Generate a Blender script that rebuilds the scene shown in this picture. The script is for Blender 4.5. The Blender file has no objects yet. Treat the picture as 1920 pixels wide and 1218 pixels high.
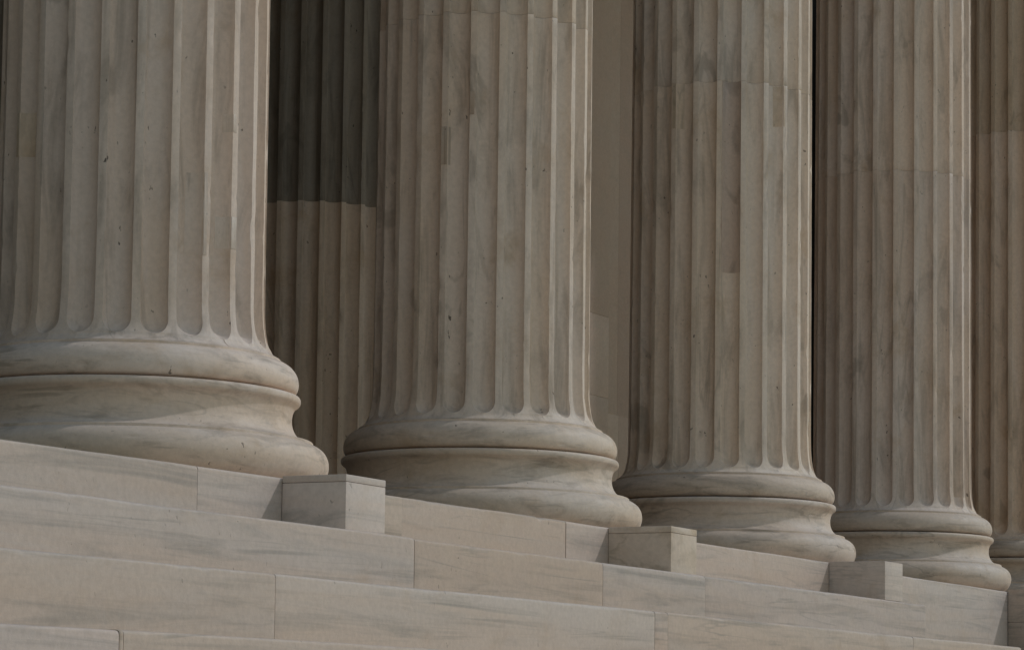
import bpy, bmesh, math, random
import numpy as np
from mathutils import Matrix, Vector

sc = bpy.context.scene
C = sc.collection

# ---------------------------------------------------------------- camera
cam = bpy.data.cameras.new('camera')
cam.sensor_width = 36.0
cam.lens = 5400.0 / 1920.0 * 36.0
cam.shift_x = -(969.7 - 960.0) / 1920.0
cam.shift_y = (937.9 - 609.0) / 1920.0
cam.clip_start = 0.1
cam.clip_end = 6000
camo = bpy.data.objects.new('camera', cam)
C.objects.link(camo)
_r = Vector((0.4503, -0.89278, 0.01302)).normalized()
_f = Vector((0.88978, 0.4499, 0.07665)).normalized()
_u = _r.cross(_f).normalized()
camo.matrix_world = Matrix(((_r.x, _u.x, -_f.x, -21.03286), (_r.y, _u.y, -_f.y, -10.98523),
                            (_r.z, _u.z, -_f.z, -1.62902), (0, 0, 0, 1)))
sc.camera = camo

# ---------------------------------------------------------------- light
SUN = Vector((0.724, -0.69, 0.87)).normalized()
world = bpy.data.worlds.new('World')
sc.world = world
world.use_nodes = True
wn = world.node_tree.nodes
wl = world.node_tree.links
wn.clear()
sky = wn.new('ShaderNodeTexSky')
sky.sky_type = 'NISHITA'
sky.sun_disc = False
sky.sun_elevation = math.asin(SUN.z)
sky.sun_rotation = math.atan2(SUN.x, SUN.y)
sky.air_density = 2.2
sky.dust_density = 0.3
sky.ozone_density = 0.0
bg = wn.new('ShaderNodeBackground')
bg.inputs['Strength'].default_value = 0.15
wo = wn.new('ShaderNodeOutputWorld')
wl.new(sky.outputs[0], bg.inputs[0])
wl.new(bg.outputs[0], wo.inputs[0])

sun = bpy.data.lights.new('sun', 'SUN')
sun.energy = 1.85
sun.angle = math.radians(1.5)
sun.color = (1.0, 0.993, 0.985)
suno = bpy.data.objects.new('sun', sun)
C.objects.link(suno)
suno.rotation_euler = SUN.to_track_quat('Z', 'Y').to_euler()
suno.location = (20, -30, 40)

sc.view_settings.view_transform = 'Standard'
sc.view_settings.look = 'None'
sc.view_settings.gamma = 1.0
sc.view_settings.exposure = -0.96
sc.view_settings.use_curve_mapping = False
sc.render.engine = 'CYCLES'
sc.cycles.max_bounces = 8
sc.cycles.diffuse_bounces = 6
sc.cycles.use_denoising = True

# ---------------------------------------------------------------- helpers
def tag(o, label=None, cat=None, group=None, kind=None):
    if label: o['label'] = label
    if cat: o['category'] = cat
    if group: o['group'] = group
    if kind: o['kind'] = kind
    return o

def empty(name, loc=(0, 0, 0)):
    o = bpy.data.objects.new(name, None)
    o.location = loc
    C.objects.link(o)
    return o

def link(name, me, mat=None, parent=None, tone=(1, 1, 1), loc=None):
    o = bpy.data.objects.new(name, me)
    C.objects.link(o)
    if mat and not me.materials:
        me.materials.append(mat)
    if parent: o.parent = parent
    if loc: o.location = loc
    o.color = (tone[0], tone[1], tone[2], 1)
    return o

def mesh_np(name, verts, quads, smooth=True, sharp=None):
    me = bpy.data.meshes.new(name)
    v = np.asarray(verts, dtype=np.float32)
    q = np.asarray(quads, dtype=np.int32)
    me.vertices.add(len(v)); me.vertices.foreach_set('co', v.ravel())
    n = len(q)
    me.loops.add(n * 4); me.loops.foreach_set('vertex_index', q.ravel())
    me.polygons.add(n)
    me.polygons.foreach_set('loop_start', np.arange(0, 4 * n, 4, dtype=np.int32))
    me.polygons.foreach_set('loop_total', np.full(n, 4, dtype=np.int32))
    me.polygons.foreach_set('use_smooth', np.full(n, smooth))
    me.update(calc_edges=True)
    me.validate()
    if sharp: me.set_sharp_from_angle(angle=math.radians(sharp))
    return me

def grid_quads(nr, nc, wrap):
    i = np.arange(nr - 1)[:, None]
    j = np.arange(nc if wrap else nc - 1)[None, :]
    j2 = (j + 1) % nc
    return np.stack([i * nc + j, i * nc + j2, (i + 1) * nc + j2, (i + 1) * nc + j], -1).reshape(-1, 4)

def box_mesh(name, x0, x1, y0, y1, z0, z1, bev=0.0):
    bm = bmesh.new()
    bmesh.ops.create_cube(bm, size=1.0)
    for v in bm.verts:
        v.co = ((x0 + x1) / 2 + v.co.x * (x1 - x0), (y0 + y1) / 2 + v.co.y * (y1 - y0), (z0 + z1) / 2 + v.co.z * (z1 - z0))
    if bev > 0:
        bmesh.ops.bevel(bm, geom=bm.edges[:], offset=bev, segments=2, profile=0.6, affect='EDGES')
    me = bpy.data.meshes.new(name)
    bm.to_mesh(me); bm.free()
    if bev > 0:
        for pl in me.polygons: pl.use_smooth = True
        me.set_sharp_from_angle(angle=math.radians(50))
    return me

def walk(rng, n, corr, amp):
    """smooth random curve of n samples"""
    a = rng.normal(size=n + 6 * corr)
    k = np.exp(-0.5 * (np.arange(-3 * corr, 3 * corr + 1) / corr) ** 2)
    a = np.convolve(a, k / math.sqrt((k ** 2).sum()), 'same')[3 * corr:3 * corr + n]
    return a * amp

# ---------------------------------------------------------------- materials
def marble(name, warm, cool, dark, stretch, vein=0.35, pits=0.35, seed=0.0, vscale=1.0, grime=0.3, rough=0.62, drip=0.0):
    m = bpy.data.materials.new(name)
    m.use_nodes = True
    nt = m.node_tree; N = nt.nodes; L = nt.links
    N.clear()
    def nd(t, **kw):
        n = N.new(t)
        for k, v in kw.items(): setattr(n, k, v)
        return n
    out = nd('ShaderNodeOutputMaterial'); bs = nd('ShaderNodeBsdfPrincipled')
    L.new(bs.outputs[0], out.inputs[0])
    tc = nd('ShaderNodeTexCoord'); oi = nd('ShaderNodeObjectInfo')
    off = nd('ShaderNodeVectorMath', operation='MULTIPLY_ADD')
    comb = nd('ShaderNodeCombineXYZ')
    for k in range(3): L.new(oi.outputs['Random'], comb.inputs[k])
    L.new(comb.outputs[0], off.inputs[0]); off.inputs[1].default_value = (37.1 + seed, 53.7, 29.3)
    L.new(tc.outputs['Object'], off.inputs[2])
    P = off.outputs[0]
    def mapped(scale, rot=(0, 0, 0)):
        mp = nd('ShaderNodeMapping'); L.new(P, mp.inputs['Vector'])
        mp.inputs['Scale'].default_value = scale; mp.inputs['Rotation'].default_value = rot
        return mp.outputs[0]
    def noise(vec, scale, detail=4, rough_=0.55, dist=0.0):
        n = nd('ShaderNodeTexNoise'); L.new(vec, n.inputs['Vector'])
        n.inputs['Scale'].default_value = scale; n.inputs['Detail'].default_value = detail
        n.inputs['Roughness'].default_value = rough_; n.inputs['Distortion'].default_value = dist
        return n.outputs['Fac']
    def ramp(fac, a, b, lo=0.0, hi=1.0):
        n = nd('ShaderNodeMapRange'); n.interpolation_type = 'SMOOTHSTEP'
        L.new(fac, n.inputs[0]); n.inputs[1].default_value = a; n.inputs[2].default_value = b
        n.inputs[3].default_value = lo; n.inputs[4].default_value = hi
        return n.outputs[0]
    def math_(op, a, b):
        n = nd('ShaderNodeMath', operation=op)
        for k, x in enumerate((a, b)):
            if isinstance(x, (int, float)): n.inputs[k].default_value = x
            else: L.new(x, n.inputs[k])
        return n.outputs[0]
    def mix(fac, a, b, mode='MIX'):
        n = nd('ShaderNodeMix', data_type='RGBA', blend_type=mode)
        if isinstance(fac, (int, float)): n.inputs[0].default_value = fac
        else: L.new(fac, n.inputs[0])
        for k, x in ((6, a), (7, b)):
            if isinstance(x, tuple): n.inputs[k].default_value = (*x, 1)
            else: L.new(x, n.inputs[k])
        return n.outputs[2]
    st = mapped(stretch)
    tilt = mapped(stretch, (0.06, 0.16, 0.05))
    blot = ramp(noise(st, 1.1 * vscale, 5, 0.6, 0.6), 0.36, 0.66)
    col = mix(blot, warm, cool)
    # broad cloudy streaks along the bed of the stone
    stk = ramp(noise(tilt, 3.2 * vscale, 8, 0.62, 1.0), 0.47, 0.74)
    col = mix(math_('MULTIPLY', stk, 0.55 * vein + 0.1), col, dark)
    # thin veins: ridges of a distorted noise, only in some places
    rn = noise(tilt, 1.3 * vscale, 4, 0.5, 0.9)
    rid = math_('ABSOLUTE', math_('SUBTRACT', rn, 0.5), 0.0)
    thin = ramp(rid, 0.0, 0.022, 1.0, 0.0)
    where = ramp(noise(P, 0.9, 3), 0.46, 0.68)
    col = mix(math_('MULTIPLY', math_('MULTIPLY', thin, where), 0.5 * vein), col, dark)
    # long fine bedding lines
    bl = ramp(noise(mapped((stretch[0] * 0.55, stretch[1] * 0.55, stretch[2] * 1.6), (0.03, 0.10, 0.0)), 3.6 * vscale, 4, 0.5, 0.7), 0.60, 0.68)
    bm_ = ramp(noise(P, 0.6, 2), 0.40, 0.62)
    col = mix(math_('MULTIPLY', math_('MULTIPLY', bl, bm_), 0.6 * vein), col, dark)
    if drip:
        dr = ramp(noise(mapped((7.0, 7.0, 0.16)), 1.6, 5, 0.6), 0.54, 0.74)
        dm = ramp(noise(mapped((1, 1, 0.5)), 1.3, 3), 0.42, 0.66)
        col = mix(math_('MULTIPLY', math_('MULTIPLY', dr, dm), drip), col, (0.26, 0.205, 0.15))
    # rusty / earthy patches
    gr = math_('MULTIPLY', ramp(noise(P, 1.7, 6, 0.65, 0.4), 0.54, 0.76), grime)
    col = mix(gr, col, (warm[0] * 0.72, warm[1] * 0.64, warm[2] * 0.52))
    # fine mottling
    mot = ramp(noise(P, 26, 6, 0.7), 0.3, 0.7, 0.93, 1.05)
    mo3 = nd('ShaderNodeCombineColor')
    for k in range(3): L.new(mot, mo3.inputs[k])
    col = mix(1.0, col, mo3.outputs[0], 'MULTIPLY')
    # pits
    pn = noise(mapped((1, 1, 0.6), (0.4, 0.3, 0)), 27, 2, 0.5)
    pw = ramp(noise(P, 1.9, 4, 0.65), 0.47, 0.63)
    pit = math_('MULTIPLY', ramp(pn, 0.695, 0.745), pw)
    col = mix(math_('MULTIPLY', pit, pits), col, (0.07, 0.058, 0.045))
    # each stone its own tone
    rv = nd('ShaderNodeMapRange'); L.new(oi.outputs['Random'], rv.inputs[0])
    rv.inputs[3].default_value = 0.93; rv.inputs[4].default_value = 1.05
    rc = nd('ShaderNodeCombineColor')
    for k in range(3): L.new(rv.outputs[0], rc.inputs[k])
    col = mix(1.0, col, rc.outputs[0], 'MULTIPLY')
    col = mix(1.0, col, oi.outputs['Color'], 'MULTIPLY')
    L.new(col, bs.inputs['Base Color'])
    rg = ramp(noise(P, 9, 4), 0.3, 0.7, rough - 0.08, rough + 0.12)
    L.new(rg, bs.inputs['Roughness'])
    bs.inputs['Specular IOR Level'].default_value = 0.35
    h = math_('SUBTRACT', math_('MULTIPLY', noise(P, 60, 6, 0.7), 0.35), math_('MULTIPLY', pit, 0.8))
    h = math_('ADD', h, math_('MULTIPLY', noise(P, 7, 4), 0.9))
    bp = nd('ShaderNodeBump'); bp.inputs['Strength'].default_value = 0.35; bp.inputs['Distance'].default_value = 0.012
    L.new(h, bp.inputs['Height']); L.new(bp.outputs[0], bs.inputs['Normal'])
    return m

W = (0.685, 0.578, 0.50)
K = (0.695, 0.62, 0.58)
D = (0.25, 0.215, 0.185)
M_shaft = marble('weathered_marble_shaft', W, K, D, (1.6, 1.6, 0.28), vein=0.75, pits=0.85, grime=0.6, drip=0.6)
M_base = marble('weathered_marble_base', W, K, D, (0.6, 0.6, 2.6), vein=0.85, pits=0.7, seed=3.0, grime=0.6)
M_step = marble('marble_step', (0.57, 0.48, 0.43), (0.56, 0.50, 0.475), (0.30, 0.283, 0.273), (0.14, 0.4, 2.6), vein=0.95, pits=0.35, seed=7.0, grime=0.35)
M_swirl = marble('brown_swirled_marble', (0.58, 0.49, 0.42), (0.60, 0.53, 0.48), (0.33, 0.27, 0.21), (0.8, 0.8, 1.6), vein=0.8, pits=0.3, seed=9.0, grime=0.9)
M_wall = marble('marble_wall', (0.585, 0.465, 0.41), (0.575, 0.475, 0.43), (0.42, 0.38, 0.34), (0.6, 0.6, 0.9), vein=0.25, pits=0.12, seed=11.0, grime=0.2)
M_plaza = marble('plaza_stone', (0.50, 0.445, 0.37), (0.50, 0.46, 0.40), (0.30, 0.28, 0.25), (1, 1, 1), vein=0.2, pits=0.1, seed=13.0, grime=0.2)
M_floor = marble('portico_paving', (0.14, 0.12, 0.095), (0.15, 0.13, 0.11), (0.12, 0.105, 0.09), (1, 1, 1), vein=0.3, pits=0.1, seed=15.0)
M_mortar = marble('mortar_bed', (0.20, 0.175, 0.14), (0.18, 0.16, 0.14), (0.1, 0.09, 0.08), (1, 1, 1), vein=0.2, pits=0.2, seed=17.0)

def plain(name, col, rough=0.5, metal=0.0):
    m = bpy.data.materials.new(name); m.use_nodes = True
    b = m.node_tree.nodes['Principled BSDF']
    n = m.node_tree.nodes.new('ShaderNodeTexNoise'); n.inputs['Scale'].default_value = 12
    mx = m.node_tree.nodes.new('ShaderNodeMix'); mx.data_type = 'RGBA'
    mx.inputs[6].default_value = (*[c * 0.8 for c in col], 1); mx.inputs[7].default_value = (*[c * 1.2 for c in col], 1)
    m.node_tree.links.new(n.outputs[0], mx.inputs[0]); m.node_tree.links.new(mx.outputs[2], b.inputs['Base Color'])
    b.inputs['Roughness'].default_value = rough; b.inputs['Metallic'].default_value = metal
    return m
M_lowbounce = marble('low_bounce_stone', (0.13, 0.11, 0.085), (0.12, 0.11, 0.095), (0.07, 0.06, 0.05), (1, 1, 1), vein=0.3, pits=0.1, seed=19.0)  # coloured dark to cut bounced light: ceiling, left back wall, added wall
M_bronze = plain('dark_bronze', (0.012, 0.010, 0.008), 0.55, 0.4)
M_dark = plain('dark_interior', (0.02, 0.018, 0.016), 0.9)

# ---------------------------------------------------------------- setting
Z0 = -0.085            # top of the stylobate
GROUND = -3.12
me = bpy.data.meshes.new('plaza')
S = 1500
me.from_pydata([(-S, -S, GROUND), (S, -S, GROUND), (S, S, GROUND), (-S, S, GROUND)], [], [(0, 1, 2, 3)])
tag(link('plaza_ground', me, M_plaza), kind='structure')

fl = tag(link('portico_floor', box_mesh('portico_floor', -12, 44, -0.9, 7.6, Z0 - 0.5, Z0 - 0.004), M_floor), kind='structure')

# ---- stepped podium ------------------------------------------------------
podium = tag(empty('stepped_podium', (0, 0, GROUND)),
             'stepped pale marble podium of long block courses under the columns', 'steps')

def slab(name, x0, x1, yf, yb, zt, zb, parent, tone, seed, mat=M_step, bev=0.015, zt0=None, chips=1.0, arris=0.006):
    """a long stone with worn, slightly uneven front edges; sections along X"""
    rng = np.random.default_rng(seed)
    n = max(6, int((x1 - x0) / 0.035))
    xs = np.linspace(x0, x1, n)
    b = bev * (1 + 0.35 * np.abs(walk(rng, n, 5, 1.0))) + 0.0
    for _ in range(int((x1 - x0) * 1.3 * chips)):
        c = rng.uniform(x0, x1); w = rng.uniform(0.02, 0.07); a = rng.uniform(0.004, 0.016) * chips
        b = b + a * np.exp(-((xs - c) / w) ** 2)
    dy = walk(rng, n, 12, 0.0012)
    dz = walk(rng, n, 10, 0.0012)
    zz = np.full(n, zt) if zt0 is None else np.linspace(zt0, zt, n)
    zz = zz + rng.uniform(-0.0025, 0.0025); yf = yf + rng.uniform(-0.002, 0.002)
    rows = []
    for i, x in enumerate(xs):
        e = min(x - x0, x1 - x)
        yy = yf + dy[i]; z = zz[i] + dz[i]; bb = b[i]
        g = arris if e < 1e-6 else 0.0          # tiny arris at the stone's ends
        bb += g
        yy += g
        rows.append([(x, yb, zb), (x, yb, z), (x, yy + bb, z), (x, yy + bb * 0.45, z - bb * 0.16), (x, yy + bb * 0.14, z - bb * 0.5),
                     (x, yy, z - bb * 1.1), (x, yy, z - (z - zb) * 0.5), (x, yy, zb + 0.008), (x, yy + 0.008, zb)])
    nc = 9
    v = np.array(rows).reshape(-1, 3)
    zc = GROUND if parent is podium else 0.0
    q = grid_quads(n, nc, True)[:, ::-1]
    caps = []
    for r0, fl_ in ((0, False), ((n - 1) * nc, True)):
        for a_, b_ in ((1, 7), (2, 6), (3, 5)):
            f = [r0 + a_, r0 + a_ + 1, r0 + b_, r0 + b_ + 1] if a_ != 3 else [r0 + 3, r0 + 4, r0 + 5, r0 + 6]
            if a_ == 1: f = [r0 + 0, r0 + 1, r0 + 7, r0 + 8]
            elif a_ == 2: f = [r0 + 1, r0 + 2, r0 + 6, r0 + 7]
            else: f = [r0 + 2, r0 + 3, r0 + 5, r0 + 6]
            caps.append(f if not fl_ else f[::-1])
    q = np.concatenate([q, np.array(caps)])
    v[:, 2] -= GROUND
    m = mesh_np(name, v, q, True, 38)
    bm = bmesh.new(); bm.from_mesh(m); bmesh.ops.recalc_face_normals(bm, faces=bm.faces[:]); bm.to_mesh(m); bm.free()
    return link(name, m, mat, parent, tone)

def bed(name, x0, x1, yf, yb, zt, zb):
    m = box_mesh(name, x0, x1, yf, yb, zt - GROUND, zb - GROUND)
    return link(name, m, M_mortar, podium)

YS = [-1.39, -1.97, -2.36, -2.76, -3.16, -3.56, -3.96, -4.36]
ZS = [Z0, -0.447, -0.805, -1.197, -1.58, -1.96, -2.35, -2.74]
G = 0.0016
course = bed('stylobate_course', -12, 44, -1.36, -0.9, Z0 - 0.03, -0.83)
# stones of the stylobate riser (seen between the projecting blocks)
for k, (x0, x1, zt0, zt, zb, tone) in enumerate([
        (-12.0, -8.9, -0.13, -0.127, -0.447, (0.97, 0.96, 0.94)),
        (-8.9, -6.36, -0.127, -0.103, -0.447, (1.02, 1.0, 0.97)),
        (-6.36, -5.135, -0.103, -0.092, -0.447, (1.03, 1.01, 0.985)),
        (-5.125, -3.80, -0.104, -0.10, -0.447, (1.0, 0.93, 0.84)),
        (-3.80, -1.22, -0.10, -0.086, -0.447, (1.0, 0.94, 0.87)),
        (-1.22, -0.205, -0.086, -0.083, -0.447, (1.03, 0.985, 0.94)),
        (-0.195, 4.70, -0.10, -0.088, -0.447, (1.02, 0.97, 0.92)),
        (4.71, 10.09, -0.112, -0.108, -0.805, (1.05, 1.03, 1.01)),
        (10.1, 18.0, -0.11, -0.11, -0.805, (1, 1, 1)), (18.0, 31.0, -0.11, -0.11, -0.805, (1, 1, 1)), (31.0, 44.0, -0.11, -0.11, -0.805, (1, 1, 1))]):
    slab('stone_block', x0 + G, x1 - G, YS[0], -0.88, zt, zb, course, tone, 40 + k, zt0=zt0, chips=1.6 if k == 4 else 0.7, arris=0.0012)

course = bed('upper_step_course', -12, 5.55, -1.94, -1.37, -0.47, -0.83)
for k, (x0, x1, tone) in enumerate([(-12, -9.3, (1, 1, 1)), (-9.3, -4.668, (1.0, 0.98, 0.96)), (-4.664, -1.782, (1.0, 0.94, 0.87)),
                                    (-1.778, 0.148, (1.02, 0.99, 0.96)), (0.15, 5.574, (1.02, 0.99, 0.97))]):
    slab('stone_block', x0 + G, x1 - G, YS[1], -1.40, ZS[1], ZS[2], course, tone, 60 + k, chips=0.9, arris=0.004)
course = bed('middle_step_course', -12, 7.36, -2.33, -1.38, -0.83, -1.22)
for k, (x0, x1, tone) in enumerate([(-12, -7.012, (0.99, 0.95, 0.9)), (-7.008, -1.701, (1.0, 0.965, 0.92)), (-1.698, -1.461, (1.04, 0.98, 0.93)),
                                    (-1.458, 4.08, (1.0, 0.95, 0.89)), (4.082, 7.43, (1.0, 0.94, 0.87))]):
    slab('stone_block', x0 + G, x1 - G, YS[2], -1.80, ZS[2], ZS[3], course, tone, 70 + k, chips=0.9, arris=0.004)
course = bed('lower_step_course', -13, 12.0, -2.73, -1.38, -1.23, -1.60)
for k, (x0, x1, tone) in enumerate([(-13, -9.13, (1.03, 0.98, 0.95)), (-9.126, -9.09, (1.06, 1.0, 0.92)), (-9.086, -5.9, (0.97, 0.93, 0.88)), (-5.9, -1.0, (1, 0.97, 0.93)), (-1.0, 5.0, (1, 0.97, 0.93)), (5.0, 11.5, (1, 0.97, 0.93))]):
    slab('stone_block', x0 + G, x1 - G, YS[3], -2.2, ZS[3], ZS[4], course, tone, 80 + k, chips=0.5, arris=0.003)
for k in range(4, 8):
    slab('footing_course', -14, 16 + k, YS[k], -1.5, ZS[k], (ZS[k + 1] if k < 7 else GROUND + 0.003), podium, (1, 0.97, 0.93), 90 + k, chips=0.2)

# ---- projecting blocks in front of the column axes -------------------------
def proj_block(x0, x1, yf, zb, label, tone_body, tone_cap, cap, seed, courses=1, mat=None):
    b = tag(empty('projecting_block', ((x0 + x1) / 2, YS[0] - 0.01, zb)), label, 'stone block', 'blocks projecting from the podium edge')
    cx, cy, cz = b.location
    def piece(name, z0, z1, tone, inset=0.0):
        m = box_mesh(name, x0 + inset - cx, x1 - inset - cx, yf + inset - cy, YS[0] + 0.02 - 0.024 - cy, z0 - cz, z1 - cz, 0.0065)
        return link(name, m, mat or M_step, b, tone)
    zt = Z0
    if courses == 1:
        piece('block_body', zb + 0.001, zt - (cap + 0.0015 if cap else 0), tone_body)
        if cap: piece('cap_slab', zt - cap, zt, tone_cap, -0.001)
    else:
        mid = zb + (zt - zb) * 0.5
        piece('block_body', zb + 0.001, mid - 0.002, tone_body)
        piece('cap_slab', mid, zt, tone_cap)
    link('mortar_joint', box_mesh('mortar_joint', x0 + 0.012 - cx, x1 - 0.012 - cx, YS[0] - 0.006 - cy, YS[0] + 0.0 - cy, 0.002, zt - 0.02 - cz), M_mortar, b)
    return b
proj_block(-5.385, -4.88, -1.865, ZS[1], 'pale square marble block with a thin cap beside the largest column base', (1.15, 1.13, 1.11), (1.12, 1.10, 1.07), 0.045, 1)
proj_block(-0.46, 0.045, -1.935, ZS[1], 'marble block with brown swirl below the second column from the left', (1.14, 1.12, 1.09), (1.12, 1.10, 1.06), 0.05, 2, mat=M_swirl)
proj_block(4.46, 4.955, -1.95, ZS[1], 'smallest whole marble block, below the third column from the left', (1.2, 1.18, 1.15), (1.05, 1.02, 0.98), 0.0, 3)
proj_block(10.10, 10.7, -2.0, ZS[2], 'tall two-course marble block cut off by the right picture edge', (0.98, 0.94, 0.9), (1.0, 0.96, 0.92), 0.04, 4, 2)

# ---- columns ---------------------------------------------------------------
NF = 24
AL = math.radians(15 * 0.385)
PHASE = math.radians(209.0 - 15.0 * 13)
FLUTE_Z = 0.818
FA = 0.105
DEPTH = 0.086
PROF_Z = [0.768, 0.775, 0.785, 0.80, 0.845, 0.88, 0.955, 1.05, 1.25]
PROF_R = [1.008, 0.992, 0.978, 0.96, 0.936, 0.924, 0.910, 0.9015, 0.8985]
def shaft_r(z):
    z = np.asarray(z, float)
    return np.where(z < 1.25, np.interp(z, PROF_Z, PROF_R), 0.8985 - 0.002 * (z - 1.25))
TT = -np.cos(np.linspace(0, math.pi, 13))
def flute_w(z):
    d = np.clip((np.asarray(z, float) - FLUTE_Z) / FA, 0, 1)
    return np.sqrt(np.clip(1 - (1 - d) ** 2, 0, 1))

def drum_mesh(name, za, zb, seed, dz=0.05, worn=1.0):
    rng = np.random.default_rng(seed)
    zs = [za, za + 0.005]
    if za < 0.8:
        zs = [za] + list(np.linspace(0.772, FLUTE_Z, 7)) + [FLUTE_Z + FA * (1 - math.cos(b)) for b in np.linspace(0.12, math.pi / 2, 10)]
        z = zs[-1]
    else:
        z = za + 0.005
    n = max(2, int((zb - 0.005 - z) / dz))
    zs += list(np.linspace(z, zb - 0.005, n + 1)[1:]) + [zb]
    zs = np.array(zs); nr = len(zs)
    R = shaft_r(zs)
    joint = np.zeros(nr)
    if za > 0.8: joint[0] = 0.0025
    joint[-1] = 0.0025
    w = np.maximum(flute_w(zs), 0.015)
    dep = DEPTH * flute_w(zs)
    ang = []; rad = []
    for k in range(NF):
        ph = PHASE + math.radians(15) * k
        ch = np.abs(walk(rng, nr, 2, 0.0016)) * worn
        ch2 = np.abs(walk(rng, nr, 2, 0.0016)) * worn
        for _ in range(int((zb - za) * 1.5 * worn)):
            c = rng.uniform(za + 0.2, max(zb, za + 0.3)); a = rng.uniform(0.003, 0.014); s = rng.uniform(0.02, 0.06)
            (ch if rng.random() < 0.5 else ch2)[:] += a * np.exp(-((zs - c) / s) ** 2) * (zs > 1.0)
        ang.append(np.full(nr, ph - math.radians(7.5))); rad.append(R - joint)
        for t in TT:
            ang.append(ph + AL * w * t)
            e = ch if t < -0.99 else (ch2 if t > 0.99 else 0)
            rad.append(R - joint - dep * math.sqrt(max(0, 1 - t * t)) - e)
    ang = np.array(ang).T; rad = np.array(rad).T
    nc = ang.shape[1]
    v = np.stack([rad * np.cos(ang), rad * np.sin(ang), np.repeat(zs[:, None], nc, 1)], -1).reshape(-1, 3)
    return mesh_np(name, v, grid_quads(nr, nc, True), True, 42)

def lathe(name, prof, seg=288, sharp=40):
    a = np.linspace(0, 2 * math.pi, seg, endpoint=False)
    p = np.array(prof)
    rng = np.random.default_rng(int(abs(p[0, 1]) * 1000) + len(p))
    base_w = np.tile(walk(rng, seg, 9, 0.0012), (len(p), 1))
    p_r = np.repeat(p[:, :1], seg, 1) + base_w
    for _ in range(46 if seg > 100 else 0):           # nicks on the proud edges
        i0 = rng.integers(2, len(p) - 1); a0 = rng.uniform(0, 2 * math.pi); wa = rng.uniform(0.008, 0.035); wi = rng.uniform(0.6, 1.6)
        da = np.abs((a - a0 + math.pi) % (2 * math.pi) - math.pi)
        p_r -= rng.uniform(0.002, 0.008) * np.exp(-((np.arange(len(p)) - i0) / wi) ** 2)[:, None] * np.exp(-(da / wa) ** 2)[None]
    v = np.stack([p_r * np.cos(a)[None], p_r * np.sin(a)[None], np.repeat(p[:, 1:], seg, 1)], -1).reshape(-1, 3)
    return mesh_np(name, v, grid_quads(len(p), seg, True)[:, ::-1] if p[0, 1] > p[-1, 1] else grid_quads(len(p), seg, True), True, sharp)

def spline(pts, n=5):
    """Catmull-Rom through the profile points"""
    p = np.array(pts); out = []
    q = np.vstack([2 * p[0] - p[1], p, 2 * p[-1] - p[-2]])
    for i in range(1, len(q) - 2):
        for t in np.linspace(0, 1, n, endpoint=False):
            out.append(0.5 * ((2 * q[i]) + (-q[i - 1] + q[i + 1]) * t + (2 * q[i - 1] - 5 * q[i] + 4 * q[i + 1] - q[i + 2]) * t ** 2
                              + (-q[i - 1] + 3 * q[i] - 3 * q[i + 1] + q[i + 2]) * t ** 3))
    out.append(p[-1])
    return [tuple(x) for x in out]

ME_torus = lathe('upper_torus', [(0.9, 0.7672), (1.008, 0.7672), (1.0115, 0.764), (1.0115, 0.749)]
                 + spline([(1.016, 0.7455), (1.05, 0.735), (1.09, 0.707), (1.120, 0.664), (1.132, 0.615), (1.127, 0.572), (1.110, 0.545), (1.082, 0.5335)])
                 + [(1.05, 0.531), (1.0, 0.53)])
ME_base = lathe('attic_base', [(1.0, 0.5235), (1.06, 0.5235), (1.118, 0.5235)]
                + spline([(1.122, 0.5233), (1.140, 0.517), (1.149, 0.501), (1.147, 0.478), (1.137, 0.464)], 4)
                + spline([(1.128, 0.459), (1.108, 0.437), (1.096, 0.402), (1.092, 0.365), (1.096, 0.326), (1.110, 0.286), (1.134, 0.252), (1.168, 0.228), (1.200, 0.217)], 5)
                + [(1.203, 0.2165), (1.2345, 0.2125), (1.2375, 0.2095), (1.2385, 0.1925)]
                + spline([(1.243, 0.1895), (1.275, 0.177), (1.312, 0.148), (1.336, 0.108), (1.345, 0.065), (1.341, 0.022), (1.323, -0.025), (1.295, -0.06), (1.262, -0.0845)], 5))
ME_cap = lathe('capital', spline([(0.86, 14.0), (0.93, 14.03), (0.86, 14.08), (0.87, 14.6), (0.95, 15.0), (1.15, 15.3), (1.28, 15.45)], 5) + [(1.28, 15.6), (0.0, 15.6)], 48)

def patch(col, th0, th1, z0, z1, tone, proud=0.0022, mat=None):
    """a let-in repair stone following the fluted surface"""
    th = np.radians(np.linspace(th0, th1, 22))
    def rsurf(t, z):
        k = np.round((t - PHASE) / math.radians(15)); d = (t - PHASE - k * math.radians(15)) / AL
        return shaft_r(z) - np.where(np.abs(d) < 1, DEPTH * np.sqrt(np.clip(1 - d * d, 0, 1)), 0)
    rows = []
    for z, o in ((z0, -0.02), (z0, proud - 0.001), (z0 + 0.002, proud), (z1 - 0.002, proud), (z1, proud - 0.001), (z1, -0.02)):
        r = rsurf(th, z) + o
        tt = np.concatenate([[th[0]], th, [th[-1]]]); r = np.concatenate([[r[0] - 0.02 - (o if o < 0 else 0)], r, [r[-1] - 0.02]])
        rows.append(np.stack([r * np.cos(tt), r * np.sin(tt), np.full(len(tt), z)], 1))
    nc = len(rows[0])
    m = mesh_np('repair_stone', np.concatenate(rows), grid_quads(6, nc, False), True, 42)
    return link('repair_stone', m, mat or M_shaft, col, tone, (0, 0, -Z0))

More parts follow.
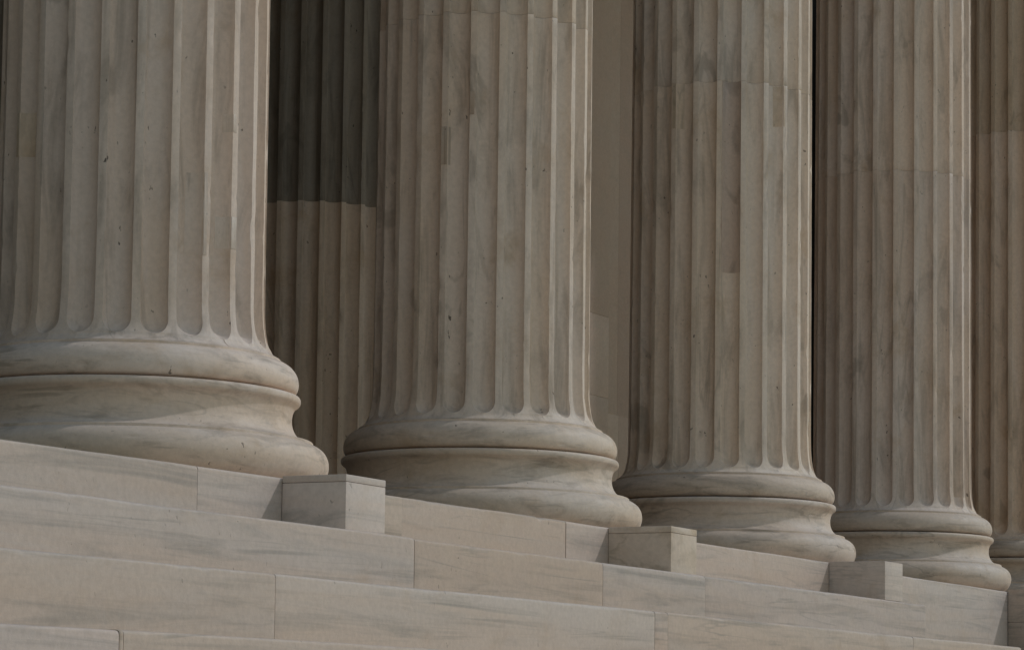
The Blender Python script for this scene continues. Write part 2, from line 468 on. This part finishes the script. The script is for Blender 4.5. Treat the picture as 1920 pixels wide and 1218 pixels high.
def column(x, y, joints, tones, label, seed, group, base_tone=(1, 1, 1), torus_tone=(1, 1, 1), fine=True):
    c = tag(empty('fluted_column', (x, y, Z0)), label, 'column', group, 'thing')
    up = -Z0
    b = link('attic_base', ME_base, M_base, c, base_tone, (0, 0, up)); b.rotation_euler.z = seed * 1.7
    t = link('upper_torus', ME_torus, M_base, c, torus_tone, (0, 0, up)); t.rotation_euler.z = seed * 2.3
    zs = [0.7685] + joints + [14.0]
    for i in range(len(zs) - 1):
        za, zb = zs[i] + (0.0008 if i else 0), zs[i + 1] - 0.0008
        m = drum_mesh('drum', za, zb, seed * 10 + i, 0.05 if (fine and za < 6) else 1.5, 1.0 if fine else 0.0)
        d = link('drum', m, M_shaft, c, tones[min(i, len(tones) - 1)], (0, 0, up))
    link('capital', ME_cap, M_shaft, c, (1, 1, 1), (0, 0, up))
    return c

S = 5.0916
row = 'columns of the front row'
c1 = column(-S, 0, [4.9, 9.4], [(1.07, 1.02, 0.985)], 'largest fluted marble column, nearest, at the left picture edge', 1, row, (1.05, 1.0, 0.95), (1.09, 1.04, 1.0))
c2 = column(0, 0, [4.077, 8.9], [(1.06, 1.02, 0.96), (1.03, 0.99, 0.92)], 'second fluted marble column from the left, in front of the dark inner column', 2, row, (0.98, 0.95, 0.9), (1.0, 0.97, 0.92))
c3 = column(S, 0, [4.563, 9.1], [(1.07, 1.04, 0.99), (1.08, 1.06, 1.02)], 'third fluted column from the left, right of the bare wall gap', 3, row, (1.0, 0.96, 0.92), (0.99, 0.95, 0.9))
c4 = column(2 * S, 0, [4.605, 9.3], [(1.06, 1.02, 0.99), (1.05, 1.01, 0.97)], 'fourth fluted column from the left, streaked grey brown marble', 4, row, (0.98, 0.95, 0.91), (0.97, 0.94, 0.9))
c5 = column(3 * S, 0, [6.03, 10.2], [(1.06, 0.97, 0.87), (0.94, 0.88, 0.78)], 'brownish fluted column cut off by the right picture edge', 5, row, (0.96, 0.9, 0.82), (0.96, 0.9, 0.82))
for k in range(4, 7):
    column(k * S, 0, [5.0, 9.5], [(0.97, 0.92, 0.85)], ('sixth', 'seventh', 'eighth and last')[k - 4] + ' fluted column of the front row, beyond the right picture edge', 6 + k, row, fine=False)
inner = 'columns of the inner row'
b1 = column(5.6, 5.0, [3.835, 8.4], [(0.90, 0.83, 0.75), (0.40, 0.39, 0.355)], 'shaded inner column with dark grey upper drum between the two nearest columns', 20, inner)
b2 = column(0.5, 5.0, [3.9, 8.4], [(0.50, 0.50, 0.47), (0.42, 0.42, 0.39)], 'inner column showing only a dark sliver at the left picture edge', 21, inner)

# let-in repair stones
patch(c1, 156.0, 162.6, 2.01, 2.30, (0.98, 0.90, 0.78))
patch(c1, 257.6, 261.8, 2.20, 2.32, (1.0, 0.97, 0.93))
patch(c1, 238.6, 246.6, 1.36, 1.90, (1.0, 0.96, 0.92))
patch(c1, 255.2, 263.4, 1.43, 1.64, (0.98, 0.95, 0.9))
patch(c2, 184.1, 189.0, 2.83, 3.14, (0.86, 0.80, 0.71))
patch(c2, 199.5, 202.2, 3.23, 3.42, (0.78, 0.72, 0.66))
patch(c3, 170.4, 176.6, 4.12, 4.558, (1.02, 0.97, 0.87))
patch(c3, 240.6, 246.0, 4.16, 4.79 - 0.235, (1.02, 0.96, 0.86))
patch(c3, 203.2, 214.8, 2.7, 4.56, (0.95, 0.90, 0.88), 0.0010)
patch(c4, 250.0, 262.0, 0.95, 2.33, (0.96, 0.92, 0.89), 0.0010)

# ---- back wall, pilaster, doorway ------------------------------------------
wall = tag(empty('portico_back_wall', (0, 7.3, Z0)), 'plain smooth wall with a stone pilaster behind the columns, in shade', 'wall', kind='thing')
def wblock(name, x0, x1, y0, y1, z0, z1, tone, mat=None, bev=0.004):
    mat = mat or (M_lowbounce if x1 <= 12 else M_wall)  # hidden left stretch darkened so less light bounces onto the columns
    return link(name, box_mesh(name, x0 + 0.001, x1 - 0.001, y0 - 7.3, y1 - 7.3, z0 - Z0 + 0.001, z1 - Z0 - 0.001, bev), mat, wall, tone)
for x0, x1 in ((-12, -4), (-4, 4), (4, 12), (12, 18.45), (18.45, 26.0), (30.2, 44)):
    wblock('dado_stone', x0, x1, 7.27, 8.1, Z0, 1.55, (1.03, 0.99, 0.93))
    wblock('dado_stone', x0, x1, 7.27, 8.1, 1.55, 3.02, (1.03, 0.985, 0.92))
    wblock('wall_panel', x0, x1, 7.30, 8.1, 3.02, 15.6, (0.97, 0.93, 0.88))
wblock('lintel', 26.0, 30.2, 7.3, 8.1, 12.5, 15.6, (1, 0.96, 0.9))
for z0, z1, tone in ((Z0, 1.9, (1.06, 1.02, 0.96)), (1.9, 3.17, (1.08, 1.04, 0.98)), (3.17, 4.38, (1.10, 1.06, 1.0)), (4.38, 15.6, (0.93, 0.89, 0.84))):
    wblock('pilaster_stone', 15.6, 17.49, 7.0, 7.268, z0, z1, tone, bev=0.006)
door = tag(empty('bronze_door', (28.1, 9.4, Z0)), 'dark doorway seen as a black sliver between third and fourth columns', 'door', kind='thing')
for s in (-1, 1):
    link('door_leaf', box_mesh('door_leaf', 0.02 if s > 0 else -2.08, 2.08 if s > 0 else -0.02, -0.1, 0.1, 0, 12.5), M_bronze, door)
link('door_reveal', box_mesh('door_reveal', -2.4, -2.11, -1.29, 0.1, 0, 12.5), M_dark, door)
link('door_reveal', box_mesh('door_reveal', 2.11, 2.4, -1.29, 0.1, 0, 12.5), M_dark, door)

ent = tag(link('entablature', box_mesh('entablature', -7.2, 37.5, -1.25, 1.25, 15.52, 19.0, 0.05), M_wall), 'heavy stone beam carried by the columns above the picture', 'beam')
tag(link('portico_ceiling', box_mesh('portico_ceiling', -7.2, 37.5, 1.26, 8.1, 15.7, 16.4), M_lowbounce), kind='structure')

tag(link('shade_wall', box_mesh('shade_wall', -12.4, -10.2, 0.4, 30, GROUND + 0.01, 19.0, 0.03), M_lowbounce), 'dark wall added left of the columns, outside the view, to block light', 'wall', kind='thing')  # added unseen wall, keeps left rear light off the columns
